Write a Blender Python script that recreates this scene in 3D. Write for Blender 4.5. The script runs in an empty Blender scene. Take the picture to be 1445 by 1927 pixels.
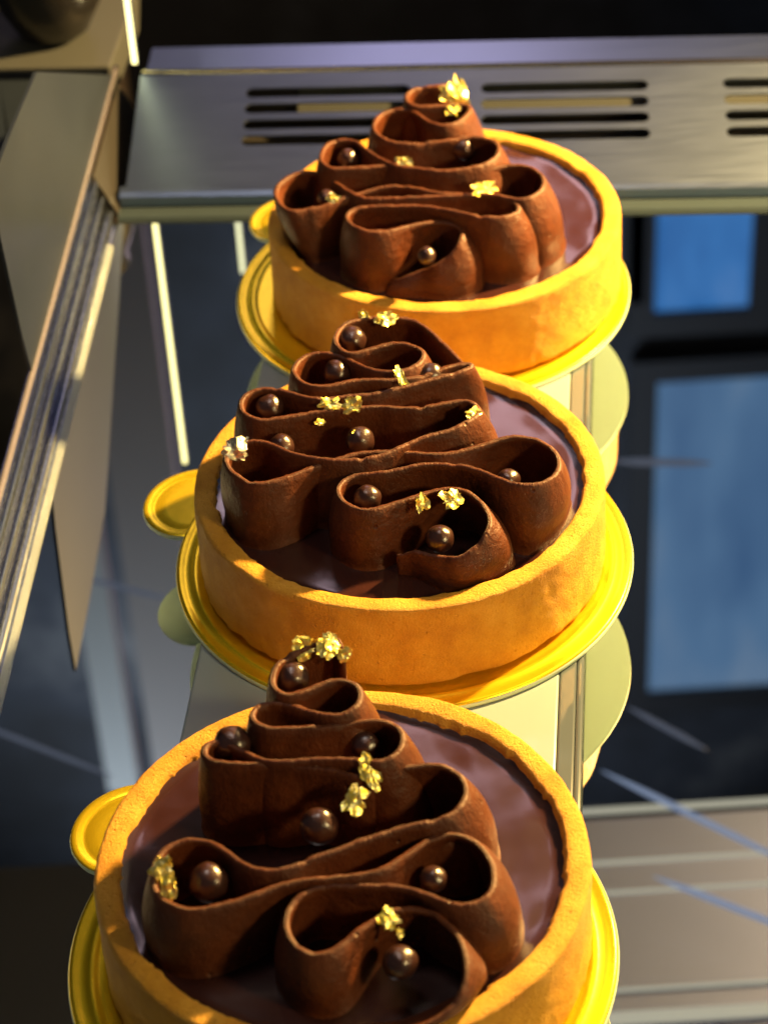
import bpy, bmesh, math, random
from mathutils import Vector, Matrix, noise
random.seed(7)
S = 0.01            # every length below is written in centimetres
PI = math.pi
scene = bpy.context.scene
col = scene.collection

# ------------------------------------------------------------------ camera
cam_d = bpy.data.cameras.new('camera')
cam = bpy.data.objects.new('camera', cam_d)
col.objects.link(cam)
R_ = Vector((0.99816250, -0.03756581, -0.04754405))
U_ = Vector((0.06059395, 0.61882053, 0.78319188))
W_ = Vector((0.0, 0.78463364, -0.61995971))
M_ = Matrix(((R_.x, U_.x, -W_.x), (R_.y, U_.y, -W_.y), (R_.z, U_.z, -W_.z))).to_4x4()
M_.translation = Vector((0, 0, 29.8342)) * S
cam.matrix_world = M_
cam_d.sensor_fit = 'VERTICAL'
cam_d.sensor_height = 36.0
cam_d.lens = 4420.594 / 1927 * 36
cam_d.clip_start = 0.01
cam_d.clip_end = 60
cam_d.dof.use_dof = True
cam_d.dof.focus_distance = 0.425
cam_d.dof.aperture_fstop = 24
scene.camera = cam

# ------------------------------------------------------------------ world, exposure
world = bpy.data.worlds.new('World')
scene.world = world
world.use_nodes = True
bg = world.node_tree.nodes['Background']
bg.inputs[0].default_value = (0.62, 0.63, 0.69, 1)
bg.inputs[1].default_value = 0.058
scene.view_settings.view_transform = 'Standard'
scene.view_settings.look = 'None'
scene.view_settings.exposure = 0.32
scene.view_settings.gamma = 1
try:
    scene.cycles.max_bounces = 10
    scene.cycles.caustics_reflective = True
    scene.cycles.sample_clamp_indirect = 4
    scene.cycles.blur_glossy = 0.3
except Exception:
    pass

# ------------------------------------------------------------------ warm case lamp and added fill lights
def area_lamp(name, loc, target, sx, sy, power, color):
    l = bpy.data.lights.new(name, 'AREA')
    l.shape = 'RECTANGLE'; l.size = sx * S; l.size_y = sy * S
    l.energy = power; l.color = color
    o = bpy.data.objects.new(name, l); col.objects.link(o)
    o.location = Vector(loc) * S
    d = (Vector(target) - Vector(loc)).normalized()
    o.rotation_euler = d.to_track_quat('-Z', 'Y').to_euler()
    return o
area_lamp('warm_case_lamp', (28, 55, 24.5), (0, 37, 1), 2.0, 2.0, 11.5, (1.0, 0.60, 0.18))
area_lamp('front_fill', (27, 9, 21), (0, 35, 1), 4, 4, 0.7, (1.0, 0.74, 0.32))  # weak fill added to lift the crust fronts and right-hand walls
area_lamp('overhead_fill', (-6, 40, 60), (0, 38, 0), 12, 12, 0.45, (1.0, 0.88, 0.80))  # soft fill added from above
area_lamp('far_wall_fill', (-35, 95, 140), (5, 150, 75), 30, 30, 2.2, (0.75, 0.85, 1.0)).data.spread = math.radians(75)  # fill added to lift the dark far wall in the mirror

# ------------------------------------------------------------------ helpers
def mesh_obj(name, verts, faces, mats, parent=None, origin=None, smooth=True, uvs=None, mat_idx=None):
    """verts in world centimetres; parent is an unrotated Empty or mesh object"""
    if origin is None:
        origin = Vector(parent['o_cm']) if parent is not None else Vector((0, 0, 0))
    origin = Vector(origin)
    me = bpy.data.meshes.new(name)
    me.from_pydata([tuple((Vector(v) - origin) * S) for v in verts], [], faces)
    if not isinstance(mats, (list, tuple)): mats = [mats]
    for m in mats: me.materials.append(m)
    if smooth:
        me.polygons.foreach_set('use_smooth', [True] * len(me.polygons))
    if mat_idx: me.polygons.foreach_set('material_index', mat_idx)
    if uvs:
        ul = me.uv_layers.new(name='uv')
        for lp in me.loops: ul.data[lp.index].uv = uvs[lp.vertex_index]
    bm = bmesh.new(); bm.from_mesh(me); bmesh.ops.recalc_face_normals(bm, faces=bm.faces); bm.to_mesh(me); bm.free()
    me.update()
    o = bpy.data.objects.new(name, me); col.objects.link(o)
    o['o_cm'] = tuple(origin)
    if parent is not None:
        o.parent = parent
        o.location = (origin - Vector(parent['o_cm'])) * S
    else:
        o.location = origin * S
    return o
def thing(name, label, cat, loc, group=None):
    o = bpy.data.objects.new(name, None); col.objects.link(o)
    o.empty_display_size = 0.01
    o.location = Vector(loc) * S
    o['o_cm'] = tuple(float(x) for x in loc)
    o['label'] = label; o['category'] = cat
    if group: o['group'] = group
    return o
def tag(o, label=None, cat=None, group=None, kind=None):
    if label: o['label'] = label
    if cat: o['category'] = cat
    if group: o['group'] = group
    if kind: o['kind'] = kind
    return o
def box_vf(corners, z0, z1):
    """prism over a polygon of xy corners"""
    n = len(corners)
    v = [(x, y, z0) for x, y in corners] + [(x, y, z1) for x, y in corners]
    f = [tuple(range(n)), tuple(range(n, 2 * n))] + [(i, (i + 1) % n, n + (i + 1) % n, n + i) for i in range(n)]
    return v, f
def bevelled(o, w, seg=2):
    b = o.modifiers.new('bevel', 'BEVEL'); b.width = w * S; b.segments = seg; b.limit_method = 'ANGLE'
    return o

# ------------------------------------------------------------------ materials
def mat(name, base=(0.5, 0.5, 0.5), rough=0.5, metal=0.0, spec=0.5, **k):
    m = bpy.data.materials.new(name); m.use_nodes = True
    p = m.node_tree.nodes['Principled BSDF']
    p.inputs['Base Color'].default_value = (*base, 1)
    p.inputs['Roughness'].default_value = rough
    p.inputs['Metallic'].default_value = metal
    p.inputs['Specular IOR Level'].default_value = spec
    for n, v in k.items(): p.inputs[n.replace('_', ' ')].default_value = v
    return m
def nd(m, t, **k):
    n = m.node_tree.nodes.new(t)
    for a, b in k.items(): setattr(n, a, b)
    return n
def cm_coords(m, scale=(1, 1, 1), src='Object'):
    t = nd(m, 'ShaderNodeTexCoord'); mp = nd(m, 'ShaderNodeMapping')
    f = 100 if src == 'Object' else 1
    mp.inputs['Scale'].default_value = tuple(s * f for s in scale)
    m.node_tree.links.new(t.outputs[src], mp.inputs[0])
    return mp.outputs[0]
def noise_tex(m, co, scale, detail=4, rough=0.6):
    n = nd(m, 'ShaderNodeTexNoise')
    n.inputs['Scale'].default_value = scale; n.inputs['Detail'].default_value = detail; n.inputs['Roughness'].default_value = rough
    m.node_tree.links.new(co, n.inputs['Vector'])
    return n.outputs['Fac']
def ramp(m, fac, stops):
    r = nd(m, 'ShaderNodeValToRGB')
    while len(r.color_ramp.elements) < len(stops): r.color_ramp.elements.new(0.5)
    for e, (p, c) in zip(r.color_ramp.elements, stops):
        e.position = p; e.color = (*c, 1) if len(c) == 3 else c
    m.node_tree.links.new(fac, r.inputs[0])
    return r.outputs[0]
def link(m, a, sock):
    m.node_tree.links.new(a, m.node_tree.nodes['Principled BSDF'].inputs[sock])
def math_n(m, op, a, b):
    n = nd(m, 'ShaderNodeMath', operation=op)
    for i, x in enumerate((a, b)):
        if isinstance(x, (int, float)): n.inputs[i].default_value = x
        else: m.node_tree.links.new(x, n.inputs[i])
    return n.outputs[0]
def bump(m, h, dist_cm, strength=1.0, prev=None, sock='Normal'):
    b = nd(m, 'ShaderNodeBump'); b.inputs['Distance'].default_value = dist_cm * S; b.inputs['Strength'].default_value = strength
    m.node_tree.links.new(h, b.inputs['Height'])
    if prev is not None: m.node_tree.links.new(prev, b.inputs['Normal'])
    link(m, b.outputs[0], sock)
    return b.outputs[0]

# crust
M_crust = mat('baked_crust', (0.72, 0.36, 0.06), 0.55, spec=0.35)
co = cm_coords(M_crust)
n1 = noise_tex(M_crust, co, 1.1, 3); n2 = noise_tex(M_crust, co, 22, 4, 0.7)
mixf = math_n(M_crust, 'ADD', math_n(M_crust, 'MULTIPLY', n1, 0.75), math_n(M_crust, 'MULTIPLY', n2, 0.25))
link(M_crust, ramp(M_crust, mixf, [(0.32, (0.52, 0.225, 0.018)), (0.5, (0.66, 0.325, 0.028)), (0.68, (0.78, 0.43, 0.06))]), 'Base Color')
vor = nd(M_crust, 'ShaderNodeTexVoronoi'); vor.inputs['Scale'].default_value = 6
M_crust.node_tree.links.new(co, vor.inputs['Vector'])
pit = ramp(M_crust, vor.outputs['Distance'], [(0.0, (0, 0, 0)), (0.22, (1, 1, 1))])
nb = bump(M_crust, noise_tex(M_crust, co, 20, 4, 0.75), 0.085, 1.0)
nb = bump(M_crust, noise_tex(M_crust, co, 6, 3, 0.6), 0.06, 0.35, nb)
bump(M_crust, pit, 0.04, 0.7, nb)

# ganache glaze
M_glaze = mat('chocolate_glaze', (0.030, 0.0095, 0.008), 0.22, spec=0.6, Coat_Weight=1.0, Coat_Roughness=0.13)
co = cm_coords(M_glaze)
g = bump(M_glaze, noise_tex(M_glaze, co, 0.7, 2, 0.4), 0.16, 0.6)
bump(M_glaze, noise_tex(M_glaze, co, 40, 2), 0.004, 0.3, g)

# piped cream
M_cream = mat('piped_chocolate', (0.17, 0.060, 0.022), 0.48, spec=0.30)
co = cm_coords(M_cream, (1, 1, 1), 'UV')
st = nd(M_cream, 'ShaderNodeMapping'); st.inputs['Scale'].default_value = (6.5, 4.6, 1)
M_cream.node_tree.links.new(co, st.inputs[0])
streak = noise_tex(M_cream, st.outputs[0], 1.0, 4, 0.65)
oc = cm_coords(M_cream)
fine = noise_tex(M_cream, oc, 24, 3, 0.65)
link(M_cream, ramp(M_cream, noise_tex(M_cream, oc, 2.2, 3), [(0.3, (0.052, 0.0125, 0.0038)), (0.7, (0.092, 0.0235, 0.0062))]), 'Base Color')
nb = bump(M_cream, streak, 0.06, 0.7)
nb = bump(M_cream, fine, 0.018, 0.6, nb)
vor = nd(M_cream, 'ShaderNodeTexVoronoi'); vor.inputs['Scale'].default_value = 1.6
M_cream.node_tree.links.new(oc, vor.inputs['Vector'])
bump(M_cream, ramp(M_cream, vor.outputs['Distance'], [(0.0, (0, 0, 0)), (0.075, (1, 1, 1))]), 0.05, 0.9, nb)

M_pearl = mat('chocolate_pearl', (0.032, 0.012, 0.009), 0.30, spec=0.6, Coat_Weight=0.35, Coat_Roughness=0.2)
co = cm_coords(M_pearl)
nb = bump(M_pearl, noise_tex(M_pearl, co, 5, 3), 0.035, 0.5)
bump(M_pearl, noise_tex(M_pearl, co, 40, 2), 0.006, 0.4, nb)

M_leaf = mat('gold_leaf', (1.0, 0.80, 0.10), 0.36, 0.8)
co = cm_coords(M_leaf)
link(M_leaf, ramp(M_leaf, noise_tex(M_leaf, co, 9, 2), [(0.35, (1.0, 0.78, 0.08)), (0.62, (1.0, 0.92, 0.40))]), 'Base Color')
bump(M_leaf, noise_tex(M_leaf, co, 6, 2), 0.02, 0.4)
M_silver = mat('pale_gold_leaf', (0.95, 0.86, 0.55), 0.2, 1.0)
bump(M_silver, noise_tex(M_silver, cm_coords(M_silver), 14, 3), 0.05, 0.8)

M_board = mat('gold_card', (0.95, 0.70, 0.02), 0.27, 0.8)
co = cm_coords(M_board)
bump(M_board, noise_tex(M_board, co, 1.2, 3), 0.02, 0.5)
M_boardw = mat('card_underside', (0.50, 0.66, 0.50), 0.6)

M_mirror = mat('dark_mirror', (0.62, 0.65, 0.66), 0.012, 1.0)
M_riser = mat('milky_acrylic', (0.22, 0.28, 0.30), 0.12, spec=0.5)
co = cm_coords(M_riser, (1, 0.02, 1))
bump(M_riser, noise_tex(M_riser, co, 3.0, 3), 0.02, 0.12)
M_clear = mat('clear_acrylic', (0.07, 0.09, 0.11), 0.05, spec=0.9)

def steel(name, c, rough, dirs=(0.15, 6, 6)):
    m = mat(name, c, rough, 1.0)
    co = cm_coords(m, dirs)
    n = noise_tex(m, co, 3.0, 5, 0.6)
    sm = noise_tex(m, cm_coords(m), 0.35, 3)
    link(m, ramp(m, math_n(m, 'ADD', math_n(m, 'MULTIPLY', n, 0.5), math_n(m, 'MULTIPLY', sm, 0.5)),
                 [(0.3, tuple(x * 0.93 for x in c)), (0.7, tuple(min(1, x * 1.04) for x in c))]), 'Base Color')
    link(m, ramp(m, n, [(0.3, (rough * 0.92,) * 3), (0.7, (rough * 1.1,) * 3)]), 'Roughness')
    return m
M_steel = steel('brushed_steel', (0.27, 0.36, 0.58), 0.30)
M_bright = mat('bright_steel', (0.85, 0.82, 0.72), 0.25, 1.0)
M_side = mat('grey_side_panel', (0.26, 0.235, 0.225), 0.35, spec=0.5)
link(M_side, ramp(M_side, noise_tex(M_side, cm_coords(M_side), 0.12, 4), [(0.3, (0.009, 0.014, 0.027)), (0.7, (0.018, 0.026, 0.046))]), 'Base Color')
M_rail = steel('rail_aluminium', (0.30, 0.36, 0.50), 0.26, (6, 0.15, 6))
M_black = mat('black_gap', (0.008, 0.008, 0.010), 0.6)
M_dark = mat('dark_room', (0.015, 0.014, 0.022), 0.8)
link(M_dark, ramp(M_dark, noise_tex(M_dark, cm_coords(M_dark), 0.045, 4, 0.65), [(0.42, (0.004, 0.005, 0.008)), (0.56, (0.018, 0.022, 0.032)), (0.72, (0.11, 0.11, 0.11))]), 'Base Color')
M_pale = mat('beige_baffle', (0.03, 0.035, 0.04), 0.6, spec=0.08)
M_glint = mat('cut_glass_edge', (0.62, 0.74, 0.85), 0.12, 0.6)
bump(M_glint, noise_tex(M_glint, cm_coords(M_glint), 16, 4, 0.8), 0.12, 1.0)
def emis(name, c, s):
    m = mat(name, (0, 0, 0), 0.5)
    p = m.node_tree.nodes['Principled BSDF']
    p.inputs['Emission Color'].default_value = (*c, 1); p.inputs['Emission Strength'].default_value = s
    return m
M_led = emis('warm_led', (1.0, 0.86, 0.35), 3.0)
M_led2 = emis('pale_led', (1.0, 0.95, 0.55), 1.6)
def view_out(name, c0, c1, c2, s, sc):
    m = emis(name, c1, s)
    link(m, ramp(m, noise_tex(m, cm_coords(m, (1.6, 1, 0.6)), sc, 3, 0.5), [(0.32, c0), (0.5, c1), (0.68, c2)]), 'Emission Color')
    return m
M_sky1 = view_out('window_sky', (0.03, 0.14, 0.42), (0.05, 0.21, 0.56), (0.12, 0.28, 0.62), 0.85, 0.12)
M_sky2 = view_out('window_sky_pale', (0.05, 0.12, 0.26), (0.10, 0.20, 0.36), (0.21, 0.29, 0.41), 0.85, 0.06)
M_edge = emis('shelf_edge_glow', (0.85, 0.80, 0.62), 0.55)  # emission stands in for light caught by the shelf edges
M_sky3 = emis('window_overcast', (0.50, 0.36, 0.42), 4.2)
M_lav = mat('lavender_highlight', (0.62, 0.60, 0.78), 0.25, 0.8)  # lavender colour stands in for the highlight along the rail
M_shelf = mat('frosted_shelf', (0.085, 0.105, 0.24), 0.4)

# ------------------------------------------------------------------ measured shapes (cm, relative to each tart centre)
PATH1=[(-1.31,-2.73,1.95),(-1.14,-2.89,2.05),(-0.9,-2.92,2.15),(-0.63,-2.93,2.25),(-0.39,-3.01,2.38),(-0.16,-2.97,2.5),(0.08,-2.89,2.68),(0.24,-2.74,2.85),(0.29,-2.47,2.88),(0.18,-2.24,2.91),(-0.02,-2.13,2.94),(-0.29,-2.1,2.97),(-0.63,-2.2,3.0),(-0.97,-2.33,3.02),(-1.25,-2.46,3.04),(-1.58,-2.51,3.06),(-1.85,-2.45,3.08),(-2.07,-2.26,3.09),(-2.2,-1.98,3.11),(-2.14,-1.75,3.13),(-1.91,-1.63,3.15),(-1.55,-1.62,3.16),(-1.04,-1.68,3.17),(-0.54,-1.77,3.18),(-0.14,-1.93,3.19),(0.22,-2.12,3.2),(0.54,-2.31,3.2),(0.88,-2.44,3.2),(1.2,-2.46,3.2),(1.46,-2.33,3.2),(1.56,-2.12,3.2),(1.48,-1.91,3.2),(1.29,-1.75,3.2),(1.02,-1.59,3.2),(0.67,-1.48,3.2),(0.27,-1.38,3.2),(-0.14,-1.27,3.2),(-0.54,-1.08,3.2),(-0.95,-0.86,3.18),(-1.21,-0.81,3.16),(-1.49,-0.81,3.13),(-1.75,-0.88,3.11),(-2.01,-0.97,3.09),(-2.28,-1.06,3.07),(-2.51,-1.18,3.04),(-2.75,-1.27,3.02),(-3.07,-1.31,3.0),(-3.38,-1.37,3.01),(-3.61,-1.16,3.03),(-3.73,-0.78,3.04),(-3.72,-0.44,3.06),(-3.6,-0.15,3.07),(-3.39,0.06,3.09),(-3.16,0.15,3.1),(-2.87,0.08,3.12),(-2.62,-0.16,3.13),(-2.39,-0.5,3.15),(-2.08,-0.96,3.17),(-1.73,-1.28,3.18),(-1.27,-1.38,3.2),(-0.68,-1.44,3.22),(-0.1,-1.49,3.23),(0.48,-1.52,3.25),(0.89,-1.55,3.26),(1.23,-1.7,3.26),(1.5,-1.85,3.27),(1.72,-1.89,3.28),(1.95,-1.77,3.29),(2.13,-1.51,3.29),(2.19,-1.19,3.3),(2.09,-0.84,3.31),(1.87,-0.57,3.32),(1.6,-0.48,3.32),(1.33,-0.51,3.33),(1.02,-0.65,3.34),(0.72,-0.75,3.35),(0.31,-0.76,3.36),(-0.1,-0.67,3.36),(-0.4,-0.58,3.37),(-0.65,-0.49,3.38),(-0.92,-0.37,3.38),(-1.22,-0.28,3.39),(-1.57,-0.29,3.39),(-1.85,-0.32,3.4),(-2.17,-0.31,3.41),(-2.44,-0.31,3.41),(-2.61,-0.14,3.42),(-2.7,0.12,3.42),(-2.67,0.47,3.43),(-2.54,0.75,3.44),(-2.33,0.89,3.44),(-2.07,0.87,3.45),(-1.86,0.7,3.45),(-1.67,0.36,3.45),(-1.44,0.02,3.45),(-1.18,-0.27,3.45),(-0.9,-0.47,3.45),(-0.65,-0.55,3.45),(-0.38,-0.68,3.46),(-0.08,-0.78,3.46),(0.31,-0.81,3.47),(0.59,-0.76,3.48),(0.87,-0.67,3.48),(1.11,-0.47,3.49),(1.27,-0.15,3.49),(1.27,0.18,3.5),(1.11,0.39,3.5),(0.81,0.55,3.5),(0.54,0.56,3.5),(0.25,0.49,3.5),(-0.18,0.45,3.5),(-0.6,0.43,3.5),(-0.88,0.47,3.51),(-1.14,0.57,3.51),(-1.37,0.83,3.52),(-1.47,1.14,3.53),(-1.42,1.52,3.54),(-1.24,1.83,3.54),(-0.95,1.96,3.55),(-0.68,1.89,3.56),(-0.47,1.7,3.56),(-0.27,1.36,3.57),(-0.05,1.1,3.58),(0.2,1.03,3.59),(0.46,1.13,3.59),(0.68,1.44,3.6),(0.77,1.71,3.61),(0.66,1.88,3.62),(0.47,1.89,3.63),(0.2,1.85,3.64),(-0.08,1.85,3.65),(-0.35,1.84,3.66),(-0.57,1.92,3.67),(-0.68,2.17,3.68),(-0.63,2.43,3.69),(-0.48,2.62,3.7),(-0.26,2.67,3.71),(0.01,2.64,3.72),(0.22,2.64,3.74),(0.4,2.75,3.75)]
PATH2=[(-0.15,-2.79,2.2),(0.14,-2.82,2.3),(0.38,-2.96,2.33),(0.74,-3.12,2.35),(0.97,-3.23,2.42),(1.22,-3.15,2.5),(1.43,-3.03,2.62),(1.57,-2.84,2.75),(1.61,-2.65,2.78),(1.55,-2.34,2.82),(1.39,-2.03,2.85),(1.23,-1.84,2.87),(0.98,-1.76,2.88),(0.68,-1.8,2.9),(0.37,-1.91,2.91),(0.06,-2.07,2.92),(-0.25,-2.21,2.93),(-0.5,-2.33,2.94),(-0.66,-2.34,2.95),(-0.84,-2.28,2.96),(-1.03,-2.12,2.97),(-1.15,-1.87,2.98),(-1.15,-1.63,2.98),(-1.01,-1.42,2.99),(-0.81,-1.32,3.0),(-0.57,-1.31,3.01),(-0.31,-1.33,3.03),(0.11,-1.25,3.04),(0.41,-1.2,3.06),(0.72,-1.22,3.07),(1.02,-1.3,3.09),(1.32,-1.43,3.1),(1.6,-1.61,3.1),(1.89,-1.85,3.1),(2.18,-2.03,3.1),(2.47,-2.07,3.1),(2.72,-1.98,3.1),(2.92,-1.76,3.1),(3.0,-1.47,3.1),(2.96,-1.12,3.1),(2.77,-0.81,3.1),(2.54,-0.64,3.1),(2.24,-0.55,3.1),(1.99,-0.58,3.1),(1.67,-0.72,3.1),(1.36,-0.85,3.1),(1.04,-0.94,3.1),(0.74,-0.96,3.1),(0.43,-0.9,3.1),(0.13,-0.83,3.1),(-0.18,-0.77,3.1),(-0.49,-0.77,3.1),(-0.83,-0.8,3.1),(-1.18,-0.93,3.1),(-1.51,-1.05,3.1),(-1.73,-1.18,3.1),(-2.06,-1.36,3.1),(-2.39,-1.49,3.1),(-2.66,-1.53,3.1),(-2.88,-1.44,3.11),(-3.06,-1.26,3.13),(-3.21,-1.02,3.14),(-3.25,-0.73,3.16),(-3.15,-0.48,3.17),(-2.92,-0.33,3.19),(-2.63,-0.33,3.2),(-2.35,-0.48,3.2),(-2.04,-0.75,3.2),(-1.74,-0.91,3.2),(-1.29,-1.06,3.2),(-0.89,-1.1,3.2),(-0.49,-1.07,3.2),(-0.1,-0.91,3.21),(0.22,-0.72,3.22),(0.45,-0.61,3.24),(0.67,-0.53,3.25),(1.01,-0.43,3.26),(1.24,-0.31,3.28),(1.44,-0.18,3.29),(1.58,-0.0,3.3),(1.59,0.21,3.3),(1.47,0.38,3.3),(1.29,0.45,3.3),(1.07,0.42,3.3),(0.72,0.33,3.3),(0.38,0.3,3.3),(0.03,0.35,3.3),(-0.3,0.42,3.3),(-0.56,0.43,3.3),(-1.01,0.42,3.3),(-1.36,0.39,3.3),(-1.7,0.34,3.3),(-2.04,0.27,3.3),(-2.38,0.21,3.3),(-2.6,0.2,3.31),(-2.81,0.31,3.33),(-2.95,0.51,3.34),(-2.97,0.78,3.36),(-2.86,0.99,3.37),(-2.65,1.11,3.39),(-2.42,1.1,3.4),(-2.14,1.0,3.4),(-1.87,0.83,3.4),(-1.58,0.68,3.4),(-1.35,0.62,3.4),(-1.11,0.65,3.4),(-0.77,0.7,3.4),(-0.4,0.71,3.4),(-0.06,0.8,3.4),(0.3,0.93,3.4),(0.65,1.05,3.4),(1.0,1.16,3.4),(1.35,1.27,3.4),(1.56,1.41,3.4),(1.59,1.5,3.41),(1.48,1.53,3.42),(1.25,1.46,3.44),(1.01,1.34,3.45),(0.66,1.16,3.46),(0.31,1.05,3.48),(-0.04,1.02,3.49),(-0.38,1.04,3.5),(-0.72,1.05,3.5),(-1.03,0.98,3.5),(-1.34,0.92,3.5),(-1.6,0.98,3.5),(-1.81,1.17,3.5),(-1.93,1.45,3.5),(-1.9,1.71,3.5),(-1.77,1.93,3.5),(-1.59,2.06,3.5),(-1.36,2.06,3.51),(-1.13,1.97,3.52),(-0.92,1.82,3.52),(-0.7,1.6,3.53),(-0.45,1.36,3.54),(-0.21,1.23,3.55),(0.07,1.19,3.56),(0.3,1.25,3.56),(0.49,1.38,3.57),(0.62,1.58,3.58),(0.62,1.79,3.59),(0.49,1.96,3.59),(0.29,2.07,3.6),(0.08,2.11,3.6),(-0.15,2.06,3.6),(-0.37,1.97,3.6),(-0.58,1.88,3.6),(-0.84,1.85,3.6),(-1.02,2.06,3.6),(-1.09,2.36,3.6),(-1.01,2.7,3.6),(-0.86,2.91,3.6),(-0.65,3.02,3.6),(-0.44,3.08,3.58),(-0.2,3.1,3.57),(0.06,3.1,3.55),(0.31,3.07,3.53),(0.56,2.92,3.52),(0.78,2.67,3.5),(1.0,2.33,3.43),(1.21,1.99,3.37),(1.42,1.71,3.3)]
PATH3=[(-0.11,-3.46,1.85),(0.37,-3.69,1.9),(0.85,-3.75,2.0),(1.25,-3.67,2.1),(1.54,-3.53,2.2),(1.74,-3.32,2.33),(1.83,-3.1,2.45),(1.84,-2.81,2.53),(1.77,-2.53,2.62),(1.59,-2.28,2.7),(1.38,-2.07,2.72),(1.13,-1.97,2.73),(0.88,-1.96,2.75),(0.65,-2.07,2.77),(0.47,-2.22,2.78),(0.25,-2.41,2.8),(0.07,-2.58,2.8),(-0.1,-2.74,2.8),(-0.27,-2.82,2.8),(-0.46,-2.83,2.8),(-0.65,-2.71,2.8),(-0.79,-2.49,2.82),(-0.85,-2.2,2.84),(-0.8,-1.94,2.86),(-0.66,-1.73,2.88),(-0.46,-1.61,2.9),(-0.18,-1.55,2.9),(0.16,-1.57,2.9),(0.5,-1.6,2.9),(0.84,-1.66,2.9),(1.12,-1.75,2.9),(1.37,-1.88,2.9),(1.61,-2.03,2.9),(1.83,-2.11,2.9),(2.05,-2.09,2.9),(2.22,-2.0,2.91),(2.33,-1.81,2.92),(2.37,-1.57,2.92),(2.35,-1.3,2.93),(2.25,-1.06,2.94),(2.11,-0.85,2.95),(1.91,-0.72,2.96),(1.68,-0.69,2.97),(1.44,-0.77,2.98),(1.18,-0.95,2.98),(0.94,-1.16,2.99),(0.66,-1.36,3.0),(0.36,-1.45,3.0),(0.02,-1.47,3.0),(-0.32,-1.48,3.0),(-0.58,-1.49,3.0),(-0.94,-1.57,3.0),(-1.29,-1.71,3.0),(-1.65,-1.85,3.0),(-2.0,-1.96,3.01),(-2.28,-1.99,3.01),(-2.54,-1.88,3.02),(-2.74,-1.7,3.02),(-2.86,-1.46,3.03),(-2.88,-1.17,3.04),(-2.83,-0.88,3.04),(-2.68,-0.66,3.05),(-2.46,-0.56,3.06),(-2.19,-0.58,3.07),(-1.95,-0.69,3.08),(-1.73,-0.91,3.08),(-1.48,-1.17,3.09),(-1.24,-1.31,3.1),(-0.98,-1.36,3.11),(-0.69,-1.3,3.12),(-0.38,-1.14,3.12),(-0.01,-1.02,3.13),(0.32,-0.88,3.14),(0.62,-0.79,3.15),(0.9,-0.69,3.16),(1.2,-0.62,3.17),(1.55,-0.56,3.18),(1.79,-0.46,3.18),(1.96,-0.27,3.19),(2.04,-0.05,3.2),(2.04,0.16,3.22),(1.94,0.38,3.23),(1.77,0.52,3.25),(1.53,0.58,3.27),(1.26,0.56,3.28),(0.98,0.53,3.3),(0.74,0.49,3.31),(0.51,0.39,3.32),(0.31,0.36,3.34),(0.07,0.47,3.35),(-0.16,0.56,3.36),(-0.53,0.61,3.38),(-1.02,0.69,3.39),(-1.4,0.73,3.4),(-1.77,0.77,3.4),(-1.99,0.85,3.4),(-2.12,1.0,3.4),(-2.1,1.19,3.4),(-1.96,1.29,3.4),(-1.74,1.21,3.4),(-1.42,0.95,3.42),(-1.24,0.8,3.43),(-1.02,0.69,3.45),(-0.73,0.65,3.47),(-0.4,0.65,3.48),(-0.03,0.62,3.5),(0.35,0.55,3.51),(0.71,0.47,3.51),(0.92,0.56,3.52),(1.06,0.73,3.53),(1.11,0.96,3.54),(1.04,1.19,3.54),(0.87,1.33,3.55),(0.62,1.38,3.57),(0.28,1.35,3.58),(-0.01,1.28,3.6),(-0.39,1.25,3.62),(-0.75,1.25,3.63),(-1.08,1.27,3.65),(-1.25,1.38,3.66),(-1.33,1.55,3.67),(-1.28,1.71,3.68),(-1.13,1.81,3.68),(-0.88,1.8,3.69),(-0.63,1.68,3.7),(-0.38,1.52,3.71),(-0.12,1.39,3.73),(0.13,1.37,3.74),(0.33,1.47,3.76),(0.45,1.68,3.77),(0.43,1.94,3.79),(0.27,2.09,3.8),(0.08,2.14,3.81),(-0.15,2.08,3.81),(-0.41,1.94,3.82),(-0.64,1.82,3.83),(-0.85,1.86,3.84),(-0.97,2.04,3.84),(-0.97,2.29,3.85),(-0.89,2.5,3.88),(-0.75,2.66,3.9),(-0.57,2.77,3.92),(-0.34,2.86,3.95),(-0.14,2.94,3.98),(0.01,3.0,4.0),(0.11,2.96,3.98),(0.19,2.77,3.95),(0.25,2.77,3.7)]
PEARL1=[(-2.1,0.53,3.15,0.24),(0.51,0.61,3.2,0.29),(-0.52,-3.1,2.75,0.21),(-2.63,-0.8,2.95,0.21)]
LEAF1=[(0.49,2.1,3.75,0.29,0.39),(0.36,1.68,3.6,0.15,0.15),(0.86,-1.41,3.35,0.3,0.16),(-0.86,-0.37,3.5,0.17,0.14),(-2.46,-1.33,3.25,0.13,0.09)]
PEARL2=[(-2.43,0.88,3.1,0.28),(-2.22,-0.16,2.9,0.26),(-0.71,-0.17,2.95,0.27),(-1.1,1.72,3.25,0.27),(-0.76,2.62,3.4,0.29),(0.75,1.36,3.3,0.25),(-0.62,-1.72,2.75,0.25),(0.67,-2.68,2.45,0.27),(2.03,-1.49,2.8,0.22)]
LEAF2=[(-0.5,3.1,3.65,0.1,0.11),(-0.05,2.92,3.65,0.19,0.15),(0.16,0.91,3.6,0.09,0.19),(-1.24,0.48,3.4,0.21,0.13),(-0.79,0.38,3.4,0.18,0.14),(-1.45,0.17,3.2,0.09,0.07),(-3.1,-0.6,3.25,0.24,0.24),(1.49,-0.03,3.35,0.15,0.09),(0.37,-2.28,3.0,0.11,0.17),(0.94,-2.13,2.95,0.2,0.18),(-0.81,-0.23,3.2,0.05,0.04)]
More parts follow.
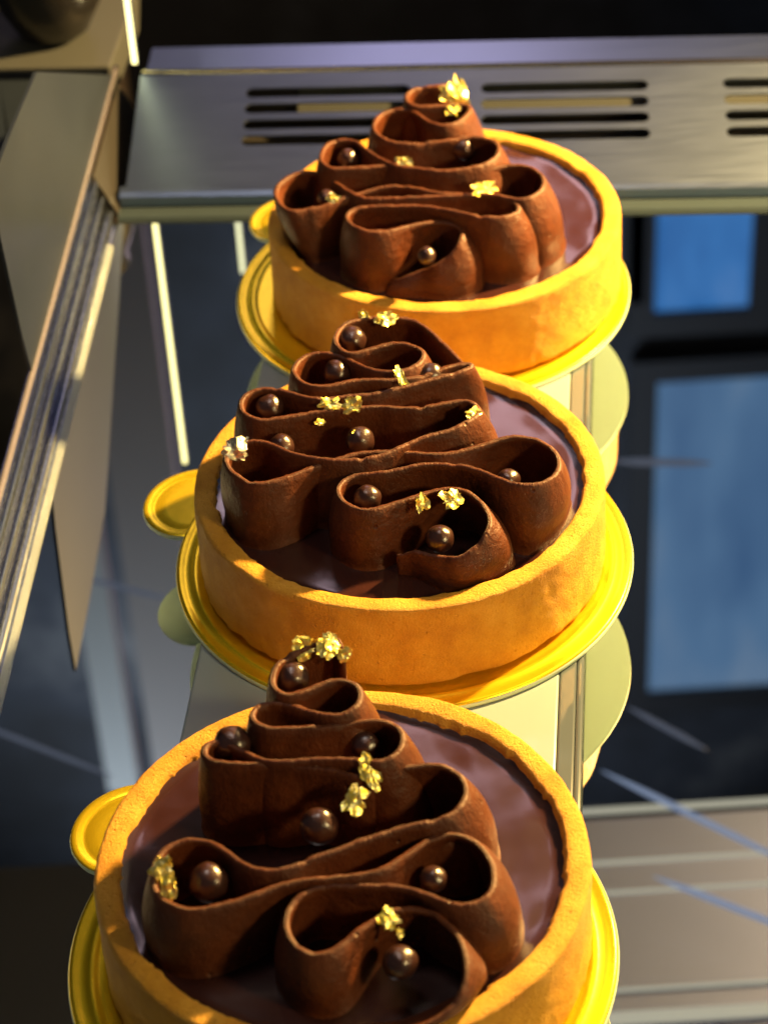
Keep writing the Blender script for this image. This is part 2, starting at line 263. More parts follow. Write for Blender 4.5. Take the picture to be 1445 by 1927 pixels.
PEARL3=[(-0.66,2.49,3.6,0.27),(-1.68,1.38,3.25,0.29),(0.49,1.18,3.2,0.23),(-0.31,-0.21,2.85,0.29),(-2.05,-1.18,2.75,0.31),(1.44,-1.26,2.6,0.22),(0.85,-2.73,2.4,0.26)]
LEAF3=[(-0.4,2.81,3.95,0.19,0.16),(-0.01,2.79,4.0,0.19,0.19),(0.24,2.65,3.9,0.11,0.11),(0.55,0.35,3.4,0.14,0.24),(0.32,-0.02,3.2,0.19,0.22),(-2.75,-1.21,3.15,0.18,0.2),(-2.64,-1.56,3.1,0.14,0.21),(0.73,-2.25,2.85,0.15,0.18),(0.87,-2.44,2.75,0.06,0.08)]

# ------------------------------------------------------------------ the display case
CORNER = Vector((-6.48, 52.31, 0))
E1 = Vector((1, -0.085, 0)).normalized(); E2 = Vector((0.085, 1, 0)).normalized()
ZM = -1.5
def cs(a, b, z):
    """case frame: a along the back edge to the right, b away from the viewer"""
    q = CORNER + E1 * a + E2 * b
    return (q.x, q.y, z)
def pr(profile, a0, a1):
    """extrude a closed (b, z) profile along the back edge"""
    n = len(profile)
    v = [cs(a0, b, z) for b, z in profile] + [cs(a1, b, z) for b, z in profile]
    f = [tuple(range(n)), tuple(range(n, 2 * n))] + [(i, (i + 1) % n, n + (i + 1) % n, n + i) for i in range(n)]
    return v, f

# mirrored floor of the case
v, f = box_vf([cs(0.0, 0, 0)[:2], cs(60, 0, 0)[:2], cs(60, -62, 0)[:2], cs(-1.1, -62, 0)[:2]], ZM - 0.5, ZM)
tag(mesh_obj('display_floor', v, f, M_mirror, smooth=False), kind='structure')

# back vent panel
pan = thing('vent_panel', 'brushed steel panel with rows of rounded vent slots along the back of the case', 'panel', cs(20, 3, ZM))
F0 = (0.95, -1.0); F1 = (4.85, 0.12)
import math as _m
FL = _m.hypot(F1[0] - F0[0], F1[1] - F0[1])
cu = bpy.data.curves.new('slots', 'CURVE'); cu.dimensions = '2D'; cu.fill_mode = 'BOTH'; cu.extrude = 0.06 * S / 2
def spl(pts):
    s = cu.splines.new('POLY'); s.points.add(len(pts) - 1); s.use_cyclic_u = True
    for q, (x, y) in zip(s.points, pts): q.co = (x * S, y * S, 0, 1)
spl([(0.25, 0), (60, 0), (60, FL), (0.25, FL)])
SLOT = [(3.15, 7.55), (9.4, 13.8), (15.75, 20.1), (22, 26.4), (28.2, 32.6)]
ROWS = [0.385, 0.53, 0.675, 0.82]
for x0, x1 in SLOT:
    for k, r in enumerate(ROWS):
        h = 0.18; y = FL * r
        pts = []
        for i in range(9):
            a = -PI / 2 + PI * i / 8; pts.append((x1 - h + h * _m.cos(a), y + h * _m.sin(a)))
        for i in range(9):
            a = PI / 2 + PI * i / 8; pts.append((x0 + h + h * _m.cos(a), y + h * _m.sin(a)))
        spl(pts)
tmp = bpy.data.objects.new('tmp_curve', cu); col.objects.link(tmp)
bpy.context.view_layer.update()
me = bpy.data.meshes.new_from_object(tmp.evaluated_get(bpy.context.evaluated_depsgraph_get()))
bpy.data.objects.remove(tmp)
dz = Vector((0, 0, 1)); along = (E2 * (F1[0] - F0[0]) + dz * (F1[1] - F0[1])).normalized()
nrm = E1.cross(along)
base = Vector(cs(0, F0[0], F0[1]))
vv = []
for q in me.vertices:
    c = q.co / S
    vv.append(tuple(base + E1 * c.x + along * c.y + nrm * c.z))
ff = [tuple(p.vertices) for p in me.polygons]
mesh_obj('slotted_face', vv, ff, M_steel, pan, smooth=False)
v, f = pr([(0.62, ZM), (0.62, -1.12), (0.72, -1.03), (0.93, -0.97), (0.93, -1.2), (0.93, ZM)], 0.1, 60)
mesh_obj('lower_lip', v, f, M_steel, pan, smooth=False)
v, f = pr([(4.86, 0.02), (4.86, 0.13), (4.94, 0.20), (5.06, 0.20), (5.14, 0.12), (5.14, -0.1)], 0.28, 60)
mesh_obj('top_bead', v, f, M_bright, pan, smooth=True)
v, f = pr([(5.15, -0.2), (5.15, 0.07), (6.55, 0.09), (6.62, 0.02), (6.62, -0.2)], 0.35, 60)
mesh_obj('top_ledge', v, f, M_steel, pan, smooth=False)
v, f = pr([(1.05, -1.45), (4.8, -1.45), (4.8, -0.40), (4.7, -0.40), (4.7, -1.40), (1.05, -1.40)], 0.2, 60)
mesh_obj('duct', v, f, M_black, pan, smooth=False)
v, f = pr([(3.95, -0.80), (4.75, -0.22), (4.75, -0.14), (3.95, -0.70)], 4.5, 60)
mesh_obj('baffle', v, f, M_pale, pan, smooth=False)
v, f = pr([(0.02, ZM + 0.004), (0.6, ZM + 0.004), (0.6, ZM + 0.10), (0.1, ZM + 0.10)], 0.1, 60)
o = mesh_obj('glass_edge_strip', v, f, mat('greenish_glass', (0.03, 0.045, 0.06), 0.12, 0.1, spec=0.3), pan, smooth=False)

# left rail: stepped channel rising from the mirror edge to the side wall
def lr(t, off, z):
    """t along the left edge (0 at the rear corner, towards the viewer), off outwards to the left"""
    a = Vector((-6.48, 52.31, 0)); d = Vector((-1.36, -17.47, 0)).normalized()
    n = Vector((d.y, -d.x, 0))            # to the left
    q = a + d * t + n * off
    return (q.x, q.y, z)
def rail(profile, t0, t1):
    n = len(profile)
    v = [lr(t0, *p) for p in profile] + [lr(t1, *p) for p in profile]
    f = [tuple(range(n)), tuple(range(n, 2 * n))] + [(i, (i + 1) % n, n + (i + 1) % n, n + i) for i in range(n)]
    return v, f
rl = thing('side_rail', 'stepped metal rail with grooves running along the left edge of the mirrored floor', 'rail', lr(20, 0.3, ZM))
prof = [(0.0, ZM), (0.02, -1.28), (0.06, -1.24), (0.13, -1.24), (0.15, -1.12), (0.14, -1.36), (0.20, -1.36), (0.20, -0.86), (0.24, -0.80),
        (0.27, -0.80), (0.27, -1.0), (0.32, -1.0), (0.32, -0.42), (0.35, -0.36), (0.40, -0.36), (0.41, -0.5), (0.45, -0.5), (0.45, -0.02), (0.60, 0.0), (0.60, ZM)]
v, f = rail(prof, -0.2, 62)
mesh_obj('rail_profile', v, f, M_rail, rl, smooth=False)
v, f = rail([(-0.16, ZM + 0.004), (-0.13, ZM + 0.06), (-0.03, ZM + 0.12), (-0.005, ZM + 0.12), (-0.005, ZM + 0.004)], 1.2, 62)
mesh_obj('cut_glass_edge', v, f, M_glint, rl, smooth=False)
v, f = rail([(0.42, 0.004), (0.44, 0.08), (0.50, 0.10), (0.56, 0.08), (0.58, 0.004)], -5.6, 62)
mesh_obj('top_bead', v, f, M_lav, rl, smooth=True)
v, f = rail([(-0.12, -1.45), (0.42, -0.25), (0.42, -1.45)], -5.2, -0.25)
mesh_obj('corner_gasket', v, f, M_black, rl, smooth=False)

# low grey side wall with a raked front end
sw = [(-5.0, 0.11), (-4.9, 0.16), (3.9, 4.9), (7.2, 5.2), (9.6, 5.3), (9.6, 4.0), (9.2, 1.2), (8.9, 0.11)]
v = [lr(t, 0.49, z) for t, z in sw] + [lr(t, 0.57, z) for t, z in sw]
n = len(sw)
f = [tuple(range(n)), tuple(range(n, 2 * n))] + [(i, (i + 1) % n, n + (i + 1) % n, n + i) for i in range(n)]
tag(mesh_obj('side_wall', v, f, M_side, origin=lr(3, 0.52, 0.1), smooth=False), 'low grey side wall with a raked front end standing on the left rail', 'wall')

# corner posts with warm light strips
def post(name, label, x, y, z0, z1, w, m, power=None):
    t = thing(name, label, 'light strip', (x, y, z0))
    v, f = box_vf([(x - w, y - w * .5), (x + w, y - w * .5), (x + w, y + w * .5), (x - w, y + w * .5)], z0, z1)
    mesh_obj('diffuser', v, f, m, t, smooth=False)
    v, f = box_vf([(x - w * 1.6, y + w * .55), (x + w * 1.6, y + w * .55), (x + w * 1.6, y + w * 1.6), (x - w * 1.6, y + w * 1.6)], z0, z1)
    mesh_obj('housing', v, f, M_rail, t, smooth=False)
post('light_strip', 'thin bright yellow light strip standing upright in the rear left corner', -6.0, 57.75, 0.2, 10.4, 0.065, M_led)
post('light_strip', 'short pale light strip high behind the vent panel, seen in the mirror', -4.2, 66.5, 5.3, 9.2, 0.07, M_led2)

# outside the case, left: counter top, upstand and an added dark round form
v, f = box_vf([lr(-5.3, 0.9, 0)[:2], lr(7.4, 0.75, 0)[:2], (-7.62, 45.1), (-9.06, 50.47), (-22, 54), (-40, 56), (-40, 61), (-9.76, 58.12)], -1.0, -0.2)
tag(mesh_obj('counter_top', v, f, M_side, origin=(-15, 52, -1.0), smooth=False), 'grey counter top outside the case, behind the left side wall', 'counter')
v, f = box_vf([(-6.7, 57.95), (-9.76, 58.2), (-40, 61.1), (-40, 90), (-7.2, 90), (-6.2, 62)], -1.0, 0.05)
tag(bevelled(mesh_obj('rear_counter', v, f, mat('grey_stone', (0.055, 0.062, 0.07), 0.4), origin=(-15, 62, -1.0), smooth=False), 0.06), 'slightly raised grey counter beyond the seam, with the added dark round form on it', 'counter')
def lathe(prof, cx, cy, seg=64):
    v = []; f = []
    n = len(prof)
    for k in range(seg):
        a = 2 * PI * k / seg
        for r, z in prof: v.append((cx + r * _m.cos(a), cy + r * _m.sin(a), z))
    for k in range(seg):
        k2 = (k + 1) % seg
        for i in range(n - 1): f.append((k * n + i, k2 * n + i, k2 * n + i + 1, k * n + i + 1))
    return v, f
pf = [(0.001, -0.18), (0.7, -0.18), (1.1, 0.1), (1.55, 0.9), (1.75, 1.9), (1.7, 2.8), (1.4, 3.6), (1.25, 3.9), (1.35, 4.2), (1.2, 4.2), (1.1, 3.8), (1.2, 0.5), (0.001, 0.2)]  # solid form standing in for a dark reflection in the side wall
v, f = lathe([(r * 0.92, z + 0.232) for r, z in pf], -8.35, 60.0)
tag(mesh_obj('dark_round_form', v, f, mat('black_form', (0.012, 0.012, 0.014), 0.25), origin=(-8.35, 60.0, 0.052)), 'black round form added for a dark reflection, on the raised grey counter at the upper left', 'dark form')

# dark room with daylight windows high up on the far wall
v, f = box_vf([(-200, 150), (200, 150), (200, 156), (-200, 156)], -90, 260)
tag(mesh_obj('wall', v, f, M_dark, smooth=False), kind='structure')
v, f = box_vf([(-200, -120), (200, -120), (200, 150), (-200, 150)], -96, -90)
tag(mesh_obj('floor', v, f, M_dark, smooth=False), kind='structure')
def window(name, label, x0, x1, z0, z1, m):
    t = thing(name, label, 'window', ((x0 + x1) / 2, 149.9, z0))
    v, f = box_vf([(x0, 149.2), (x1, 149.2), (x1, 149.6), (x0, 149.6)], z0, z1)
    mesh_obj('pane', v, f, m, t, smooth=False)
    fr = []; vv = []; ff = []
    for (a, b, c, d) in ((x0 - 2, x0, z0 - 2, z1 + 2), (x1, x1 + 2, z0 - 2, z1 + 2), (x0, x1, z0 - 2, z0), (x0, x1, z1, z1 + 2)):
        v, f = box_vf([(a, 148.6), (b, 148.6), (b, 149.9), (a, 149.9)], c, d)
        k = len(vv); vv += v; ff += [tuple(i + k for i in q) for q in f]
    mesh_obj('frame', vv, ff, M_black, t, smooth=False)
window('window', 'small deep blue window low on the far wall, mirrored beside the rear tart', 21.4, 28.6, 57.5, 67.2, M_sky1)
window('window', 'tall pale blue window on the far wall, mirrored beside the middle tart', 21.8, 60, 73.5, 106.5, M_sky2)
window('window', 'narrow blue window next to the small one on the far wall', 15.5, 18.6, 57.5, 64.0, M_sky2)

window('window', 'tall pinkish overcast window on the far wall, left of the blue ones', -4, 12.6, 48, 130, M_sky3)
def slab(name, label, cat, x0, x1, y, z0, z1, c):
    v, f = box_vf([(x0, y), (x1, y), (x1, y + 2), (x0, y + 2)], z0, z1)
    tag(mesh_obj(name, v, f, mat(name + '_paint', c, 0.5), origin=((x0 + x1) / 2, y + 1, z0), smooth=False), label, cat)
slab('pillar', 'narrow pale grey pillar mirrored in the floor left of the middle tart', 'pillar', -20.8, -18.6, 120, -90, 86, (0.30, 0.31, 0.28))
slab('brown_panel', 'tall plain brown panel added to be mirrored in the floor between pillar and riser', 'brown_panel', -17.4, -13.2, 120, -90, 88, (0.20, 0.16, 0.13))  # plain panel added to give a brown column in the mirror
v, f = box_vf([(-16, 47), (1.5, 47), (1.5, 58), (-16, 58)], 28, 28.6)
tag(mesh_obj('side_shelf', v, f, mat('dull_shelf', (0.018, 0.022, 0.045), 0.4), origin=(-7, 52, 28), smooth=False), 'dull dark upper shelf mirrored in the floor at the lower left', 'shelf')
def tube_vf(a, c, r, seg=12):
    a, c = Vector(a), Vector(c); d = (c - a).normalized()
    s = d.cross(Vector((0, 0, 1))).normalized(); t = s.cross(d)
    v = []
    for q in (a, c): v += [tuple(q + s * r * _m.cos(2 * PI * i / seg) + t * r * _m.sin(2 * PI * i / seg)) for i in range(seg)]
    f = [(i, (i + 1) % seg, seg + (i + 1) % seg, seg + i) for i in range(seg)] + [tuple(range(seg)), tuple(range(seg, 2 * seg))]
    return v, f
M_streak = emis('cool_streak_glow', (0.55, 0.68, 1.0), 0.42)  # glowing rods added to imitate glare streaks of the front glass
M_streak2 = emis('dim_streak_glow', (0.55, 0.62, 0.85), 0.16)
for a, c, r, m, lab in (((8.45, 62.74, 26.5), (11.01, 60.24, 26.5), 0.11, M_streak2, 'short dim added rod, glowing as a cool glare streak in the dark band above the lower right shelf lines'),
                        ((7.13, 59.55, 26.5), (13.2, 54.4, 26.5), 0.12, M_streak, 'long added rod, glowing as a cool glare streak crossing the upper shelf lines at the lower right'),
                        ((8.3, 54.4, 26.5), (13.2, 51.2, 26.5), 0.12, M_streak, 'brightest added rod, glowing as a cool glare streak, lowest of those at the lower right'),
                        ((-16.0, 64.3, 26.5), (-10.25, 60.71, 26.5), 0.09, M_streak2, 'dim added rod, glowing as a cool glare streak at the left edge above the front tart tab'),
                        ((-12.67, 72.35, 26.5), (-8.25, 70.24, 26.5), 0.11, M_streak2, 'faint added rod, glowing as a cool glare streak left of the middle tart below its tab'),
                        ((9.55, 77.57, 26.5), (13.68, 77.01, 26.5), 0.16, M_streak2, 'faint level added rod, glowing as a glare streak right of the middle tart rim')):
    A_, B_ = Vector(a), Vector(c); d = (B_ - A_).normalized()
    s = d.cross(Vector((0, 0, 1))).normalized(); tt = s.cross(d); v = []; f = []; sg = 12; ks = 16
    for k in range(ks + 1):
        x = k / ks; rr = r * min(1, 0.12 + 2.4 * (x * (1 - x)) ** 0.8 * 1.3)
        for i in range(sg):
            q = A_.lerp(B_, x) + s * rr * _m.cos(2 * PI * i / sg) + tt * rr * _m.sin(2 * PI * i / sg); v.append(tuple(q))
    for k in range(ks):
        for i in range(sg): f.append((k * sg + i, k * sg + (i + 1) % sg, (k + 1) * sg + (i + 1) % sg, (k + 1) * sg + i))
    f.append(tuple(range(sg))); f.append(tuple(ks * sg + i for i in range(sg)))
    tag(mesh_obj('glare_streak_rod', v, f, m, origin=a), lab, 'light tube', 'added glare streak rods mirrored in the floor')
# upper shelf of the case, seen only in the mirror
sh = thing('glass_shelf', 'frosted upper glass shelf with bright edges, mirrored in the floor at the lower right', 'shelf', (20, 52, 28))
v, f = box_vf([(3, 40), (46, 40), (46, 58.6), (3, 58.6)], 28, 28.6)
mesh_obj('shelf_board', v, f, M_shelf, sh, smooth=False)
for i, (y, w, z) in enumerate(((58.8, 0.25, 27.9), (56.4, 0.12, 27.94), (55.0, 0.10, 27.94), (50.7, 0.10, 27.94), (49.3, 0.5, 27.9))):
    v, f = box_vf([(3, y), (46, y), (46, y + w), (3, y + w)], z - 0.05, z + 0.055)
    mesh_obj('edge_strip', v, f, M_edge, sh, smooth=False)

# ------------------------------------------------------------------ riser under the tarts
RD = Vector((0.122, 1, 0)).normalized(); RN = Vector((RD.y, -RD.x, 0))
RC = Vector((-0.30, 32.0, 0))
def rz(a, t, z):
    q = RC + RN * a + RD * t
    return (q.x, q.y, z)
ris = thing('display_riser', 'long narrow milky acrylic riser carrying the three tarts above the mirror', 'riser', rz(0, 0, ZM))
def bar(name, a0, a1, z0, z1, m, t0=-24, t1=19.2, bev=0):
    v, f = box_vf([rz(a0, t0, 0)[:2], rz(a1, t0, 0)[:2], rz(a1, t1, 0)[:2], rz(a0, t1, 0)[:2]], z0, z1)
    o = mesh_obj(name, v, f, m, ris, smooth=False)
    if bev: bevelled(o, bev)
    return o
bar('top_plate', -3.62, 3.30, -0.42, -0.105, M_riser, bev=0.05)
bar('clear_edge', 3.303, 3.62, -0.42, -0.11, M_clear, bev=0.04)
bar('clear_edge', 3.623, 3.76, -0.45, -0.13, M_clear, bev=0.05)
bar('side_foot', -3.60, -3.35, ZM, -0.423, M_riser)
bar('side_foot', 3.35, 3.60, ZM, -0.423, M_riser)

# ------------------------------------------------------------------ cake boards
def board(cx, cy, ang, tabr, label):
    t = thing('cake_board', label, 'cake board', (cx, cy, -0.1), 'gold cake boards under the tarts')
    seg = 144
    prof = [(0.001, 0.0), (3.0, 0.0), (4.02, 0.0), (4.10, 0.012), (4.16, 0.045), (4.22, 0.03), (4.28, 0.012), (4.40, 0.014), (4.47, 0.04), (4.53, 0.035), (4.545, 0.0)]
    v, f = lathe(prof, cx, cy, seg)
    mesh_obj('gold_face', v, f, M_board, t)
    prof = [(4.548, 0.002), (4.565, -0.03), (4.56, -0.085), (4.53, -0.1), (0.001, -0.1)]
    v, f = lathe(prof, cx, cy, seg)
    mesh_obj('card_back', v, f, M_boardw, t)
    # pull tab: rounded leaf with an embossed inner line
    ca, sa = _m.cos(_m.radians(ang)), _m.sin(_m.radians(ang))
    def L(r, s, z): return (cx + ca * r - sa * s, cy + sa * r + ca * s, z)
    def outline(k):
        pts = []
        for i in range(48):
            a = 2 * PI * i / 48
            rr = 4.72 + (1.08 - k) * _m.cos(a); ss = (1.16 - k) * _m.sin(a)
            if _m.cos(a) < 0: ss *= (1 + 0.10 * _m.cos(a))
            pts.append((rr, ss))
        return pts
    rings = [(0, -0.095), (-0.015, -0.05), (0, 0.0), (0.05, 0.018), (0.12, 0.014), (0.20, -0.004), (0.24, -0.018), (0.28, -0.004), (0.5, 0.0)]
    v = []; f = []
    for k, z in rings: v += [L(r, s, z - 0.006) for r, s in outline(k)]
    for j in range(len(rings) - 1):
        for i in range(48):
            i2 = (i + 1) % 48
            f.append((j * 48 + i, j * 48 + i2, (j + 1) * 48 + i2, (j + 1) * 48 + i))
    f.append(tuple(range((len(rings) - 1) * 48, len(rings) * 48))); f.append(tuple(range(48)))
    mi = [1] * 48 + [1] * 48 + [0] * (48 * (len(rings) - 3)) + [0, 1]
    mesh_obj('pull_tab', v, f, [M_board, M_boardw], t, mat_idx=mi)
    return t
board(1.44, 45.99, 132, 1, 'round gold cake board under the rear tart with the most hidden pull tab')
board(0.34, 36.31, 153, 1, 'round gold cake board under the middle tart, its yellow pull tab showing at the left')
board(-1.12, 26.15, 140, 1, 'round gold cake board under the front tart, its bright tab at the lower left')

# ------------------------------------------------------------------ tarts
def smooth_path(pts, step=0.055, sig=2.2):
    P = [Vector(p) for p in pts]; out = []
    P = [P[0] * 2 - P[1]] + P + [P[-1] * 2 - P[-2]]
    for i in range(1, len(P) - 2):
        p0, p1, p2, p3 = P[i - 1], P[i], P[i + 1], P[i + 2]
        n = max(2, int((p2 - p1).length / 0.02))
        for k in range(n):
            t = k / n
            out.append(0.5 * ((2 * p1) + (p2 - p0) * t + (2 * p0 - 5 * p1 + 4 * p2 - p3) * t * t + (-p0 + 3 * p1 - 3 * p2 + p3) * t ** 3))
    out.append(P[-2])
    res = [out[0]]; acc = 0
    for a, b in zip(out, out[1:]):
        acc += (b - a).length
        if acc >= step: res.append(b); acc = 0
    for _ in range(3):
        res = [res[0]] + [res[i - 1] * 0.25 + res[i] * 0.5 + res[i + 1] * 0.25 for i in range(1, len(res) - 1)] + [res[-1]]
    return res
def ribbon(pts, cx, cy, parent, seed, flare=0.5, zfoot=1.66):
    P = smooth_path(pts); N = len(P)
    T = []
    for i in range(N):
        a = P[max(0, i - 2)]; b = P[min(N - 1, i + 2)]
        d = (b - a); d.z = 0; T.append(d.normalized())
    K = []
    for i in range(N):
        a = T[max(0, i - 3)]; b = T[min(N - 1, i + 3)]
        K.append((b - a) / (0.055 * 6))
    for _ in range(10):
        K = [K[0]] + [K[i - 1] * 0.3 + K[i] * 0.4 + K[i + 1] * 0.3 for i in range(1, N - 1)] + [K[-1]]
    OF = []
    for k in K:
        o_ = -k * 0.30; lim = flare if o_.x > 0 else flare * 0.35
        if o_.length > lim: o_ = o_.normalized() * lim
        OF.append(o_)
    for _ in range(42):
        OF = [OF[0]] + [OF[i - 1] * 0.3 + OF[i] * 0.4 + OF[i + 1] * 0.3 for i in range(1, N - 1)] + [OF[-1]]
    FT = []
    for i in range(N):
        q = Vector((P[i].x, P[i].y, 0)) + OF[i]
        if q.length > 3.36: q = q.normalized() * 3.36
        FT.append(q)
    for _ in range(8):
        FT = [FT[0]] + [FT[i - 1] * 0.25 + FT[i] * 0.5 + FT[i + 1] * 0.25 for i in range(1, N - 1)] + [FT[-1]]
    H = 15
    v = []; uv = []; s = 0
    hs = [j / (H - 1) for j in range(H)]
    cols = None
    for i in range(N):
        p = P[i]; t = T[i]; n = Vector((-t.y, t.x, 0))
        if i: s += (P[i] - P[i - 1]).length
        k = K[i]; off = OF[i]; foot = FT[i].copy()
        foot.z = zfoot
        top = Vector(p)
        wob = noise.noise(Vector((s * 1.1, seed, 0))) * 0.05
        rag = noise.noise(Vector((s * 5.0, seed, 3))) * 0.018 + noise.noise(Vector((s * 14.0, seed, 5))) * 0.012
        if noise.noise(Vector((s * 2.3, seed, 9))) > 0.48: rag -= 0.03
        top.z += rag
        endf = min(1, (min(i, N - 1 - i) + 1) / 7.0) ** 0.5
        def half(h): return (0.058 + 0.05 * (1 - h) ** 1.3 * 0.7 + 0.05 * _m.sin(PI * h) + 0.05 * max(0, 1 - h / 0.12) ** 2) * endf
        prof = []
        for h in hs: prof.append((-1, h))
        for a in (-0.5, 0, 0.5): prof.append((a, 1.0))
        for h in reversed(hs): prof.append((1, h))
        for side, h in prof:
            c = foot.lerp(top, h)
            belly = off * (0.22 * _m.sin(PI * h ** 1.3))
            c = c + belly + n * wob * (0.4 + _m.sin(PI * h))
            hw = half(h)
            z = c.z
            if abs(side) < 1: z += hw * 0.62 * _m.sqrt(1 - side * side) + noise.noise(Vector((s * 12, side * 3, seed))) * 0.01
            g = noise.noise(Vector((s * 3.2, h * 2.2, seed + side))) * 0.012 + noise.noise(Vector((s * 9, h * 5, seed + side * 2))) * 0.005
            q = c + n * (side * (hw + g))
            v.append((cx + q.x, cy + q.y, z)); uv.append((s, h * 1.5 + (2 if side > 0 else 0)))
    W = len(prof); f = []
    for i in range(N - 1):
        for j in range(W - 1):
            f.append((i * W + j, (i + 1) * W + j, (i + 1) * W + j + 1, i * W + j + 1))
    f.append(tuple(range(W))); f.append(tuple((N - 1) * W + j for j in range(W)))
    return mesh_obj('piped_cream', v, f, M_cream, parent, uvs=uv)
def crust(cx, cy, parent, seed):
    prof = [(3.4, 0.05), (3.98, 0.05), (4.03, 0.10)]
    for k in range(1, 22): prof.append((4.035 - 0.02 * k / 21, 0.10 + 1.70 * k / 21))
    prof += [(4.005, 1.85), (3.975, 1.885), (3.93, 1.90), (3.86, 1.905), (3.78, 1.905), (3.70, 1.90), (3.65, 1.885), (3.615, 1.85), (3.59, 1.79), (3.575, 1.7), (3.56, 1.55), (3.4, 1.5)]
    seg = 420; n = len(prof); v = []; f = []
    for k in range(seg):
        a = 2 * PI * k / seg; c, s_ = _m.cos(a), _m.sin(a)
        rim = noise.noise(Vector((c * 3, s_ * 3, seed))) * 0.05 + noise.noise(Vector((c * 11, s_ * 11, seed))) * 0.035
        crumb = max(0, noise.noise(Vector((c * 26, s_ * 26, seed + 4))) - 0.18) * 0.10
        hz = noise.noise(Vector((c * 2, s_ * 2, seed + 9))) * 0.035
        lobe = noise.noise(Vector((c * 1.2, s_ * 1.2, seed + 20))) * 0.05
        for i, (r, z) in enumerate(prof):
            rr, zz = r, z
            d = noise.noise(Vector((c * r * 2.1, s_ * r * 2.1, z * 2.1 + seed))) * 0.02 + noise.noise(Vector((c * r * 7, s_ * r * 7, z * 7 + seed))) * 0.012
            if r > 3.9 and z < 1.88: rr += d + lobe * 0.5
            elif z > 1.8 and r > 3.6: rr += lobe * 0.5; zz += d * 0.9
            if r < 3.72: rr += rim - crumb
            if z > 1.6: zz += hz
            if r < 3.68 and z > 1.8: zz -= crumb * 0.4
            if z < 0.12 and r > 3.9: rr += noise.noise(Vector((c * 14, s_ * 14, seed + 2))) * 0.03; zz += max(0, noise.noise(Vector((c * 6, s_ * 6, seed + 7)))) * 0.09
            v.append((cx + rr * c, cy + rr * s_, zz))
    for k in range(seg):
        k2 = (k + 1) % seg
        for i in range(n - 1): f.append((k * n + i, k2 * n + i, k2 * n + i + 1, k * n + i + 1))
    f.append(tuple(k * n for k in range(seg)))
    return mesh_obj('pastry_crust', v, f, M_crust, parent)
def glaze(cx, cy, parent, seed):
    v = []; f = []; seg = 160; rings = 48
    v.append((cx, cy, 1.72))
    for j in range(1, rings + 1):
        r = 3.64 * j / rings
        for k in range(seg):
            a = 2 * PI * k / seg; x, y = r * _m.cos(a), r * _m.sin(a)
            z = 1.72 + noise.noise(Vector((x * 0.8, y * 0.8, seed))) * 0.03
            e = max(0, (r - 2.9) / 0.7)
            z += e * noise.noise(Vector((x * 1.2, y * 1.2, seed + 5))) * 0.05
            if r > 3.45: z += (r - 3.45) * 0.25
            v.append((cx + x, cy + y, z))
    for k in range(seg): f.append((0, 1 + k, 1 + (k + 1) % seg))
    for j in range(rings - 1):
        for k in range(seg):
            k2 = (k + 1) % seg
            f.append((1 + j * seg + k, 1 + (j + 1) * seg + k, 1 + (j + 1) * seg + k2, 1 + j * seg + k2))
    return mesh_obj('chocolate_glaze', v, f, M_glaze, parent)
def pearl(cx, cy, x, y, z, r, parent, i):
    r *= 1.02
    bm = bmesh.new(); bmesh.ops.create_icosphere(bm, subdivisions=4, radius=1)
    vs = []
    sq = (1 + random.uniform(-.05, .07), 1 + random.uniform(-.04, .04), 1 + random.uniform(-.05, .05))
    for q in bm.verts:
        c = q.co
        d = 1 + noise.noise(c * 1.4 + Vector((i * 7.3, 0, 0))) * 0.07
        vs.append((cx + x + c.x * r * d * sq[0], cy + y + c.y * r * d * sq[1], z + c.z * r * d * sq[2]))
    fs = [tuple(q.index for q in fc.verts) for fc in bm.faces]
    bm.free()
    return mesh_obj('chocolate_pearl', vs, fs, M_pearl, parent, origin=(cx + x, cy + y, z))
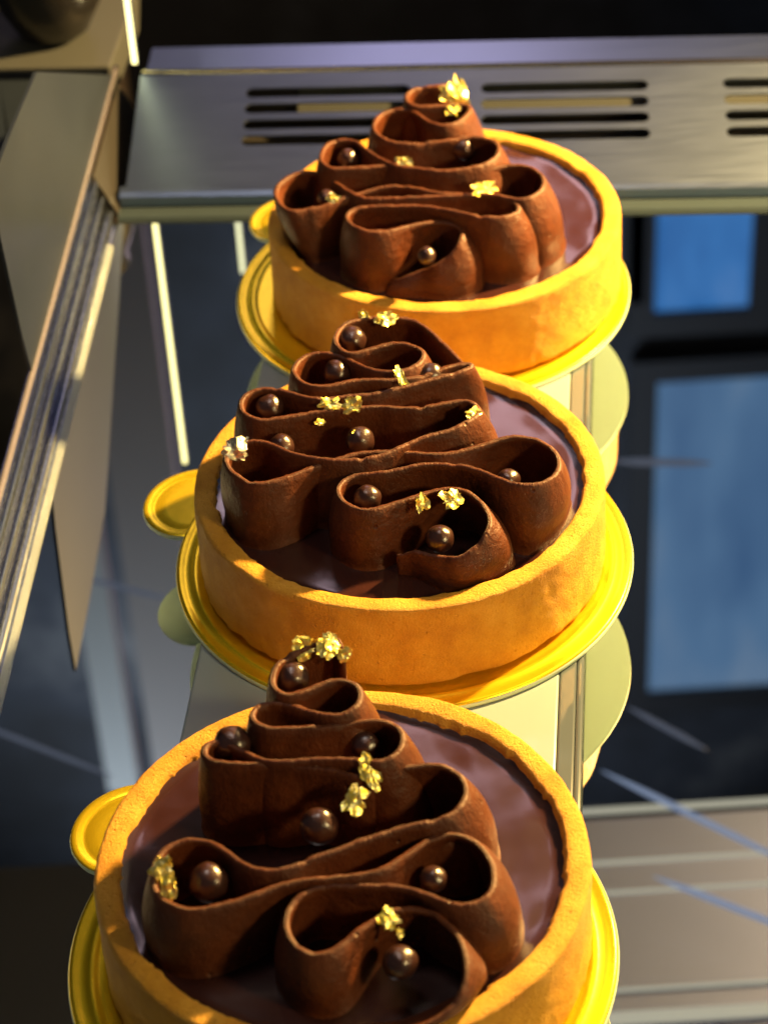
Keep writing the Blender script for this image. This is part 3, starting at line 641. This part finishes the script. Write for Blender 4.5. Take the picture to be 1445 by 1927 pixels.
def leaf(cx, cy, x, y, z, hx, hy, parent, i, m=None):
    """crumpled scrap of leaf: a jagged, creased sheet leaning towards the viewer"""
    rnd = random.Random(i * 31 + int(hx * 1000))
    tilt = _m.radians(rnd.uniform(30, 62)); yaw = rnd.uniform(-0.5, 0.5)
    ex = Vector((_m.cos(yaw), _m.sin(yaw), 0)); ey = Vector((-_m.sin(yaw) * _m.cos(tilt), _m.cos(yaw) * _m.cos(tilt), _m.sin(tilt))); en = ex.cross(ey)
    sd = rnd.uniform(0, 90); SG = 34; RG = 5
    vs = [(cx + x, cy + y, z)]; fs = []
    for k in range(1, RG + 1):
        for a in range(SG):
            an = 2 * PI * a / SG
            lim = 0.95 + 0.55 * noise.noise(Vector((_m.cos(an) * 1.5, _m.sin(an) * 1.5, sd))) + 0.34 * noise.noise(Vector((_m.cos(an) * 4.2, _m.sin(an) * 4.2, sd))) + 0.12 * noise.noise(Vector((_m.cos(an) * 11, _m.sin(an) * 11, sd)))
            lim = max(0.25, lim) * k / RG
            u_, w_ = _m.cos(an) * lim, _m.sin(an) * lim
            cr = (noise.noise(Vector((u_ * 1.5, w_ * 1.5, sd + 3))) * 0.42 + abs(noise.noise(Vector((u_ * 2.0, w_ * 2.0, sd + 8)))) * 0.18) * min(hx, hy)
            q = ex * u_ * hx * 1.15 + ey * w_ * hy * 1.15 + en * cr
            vs.append((cx + x + q.x, cy + y + q.y, z + q.z))
    for a in range(SG): fs.append((0, 1 + a, 1 + (a + 1) % SG))
    for k in range(RG - 1):
        for a in range(SG):
            a2 = (a + 1) % SG
            fs.append((1 + k * SG + a, 1 + (k + 1) * SG + a, 1 + (k + 1) * SG + a2, 1 + k * SG + a2))
    o = mesh_obj('gold_leaf', vs, fs, m or M_leaf, parent, origin=(cx + x, cy + y, z), smooth=False)
    so = o.modifiers.new('thick', 'SOLIDIFY'); so.thickness = 0.006 * S
    return o
def tart(cx, cy, path, pearls, leaves, label, seed):
    t = thing('chocolate_tart', label, 'tart', (cx, cy, 0.05), 'chocolate tarts in a row')
    crust(cx, cy, t, seed); glaze(cx, cy, t, seed); ribbon(path, cx, cy, t, seed)
    for i, q in enumerate(pearls): pearl(cx, cy, *q, t, i + seed)
    for i, q in enumerate(leaves): leaf(cx, cy, *q, t, i + int(seed * 10), M_silver if (seed == 3 and i == 6) else None)
    return t
tart(1.77, 46.18, PATH1, PEARL1, LEAF1, 'rear chocolate tart against the vent slots, its cream peak capped by a large gold flake', 2)
tart(0.33, 36.44, PATH2, PEARL2, LEAF2, 'middle chocolate tart with nine chocolate pearls and silvery leaf at its left rim', 3)
tart(-1.02, 26.43, PATH3, PEARL3, LEAF3, 'front chocolate tart cut off by the photo bottom, folded gold leaf mid-ribbon', 5)
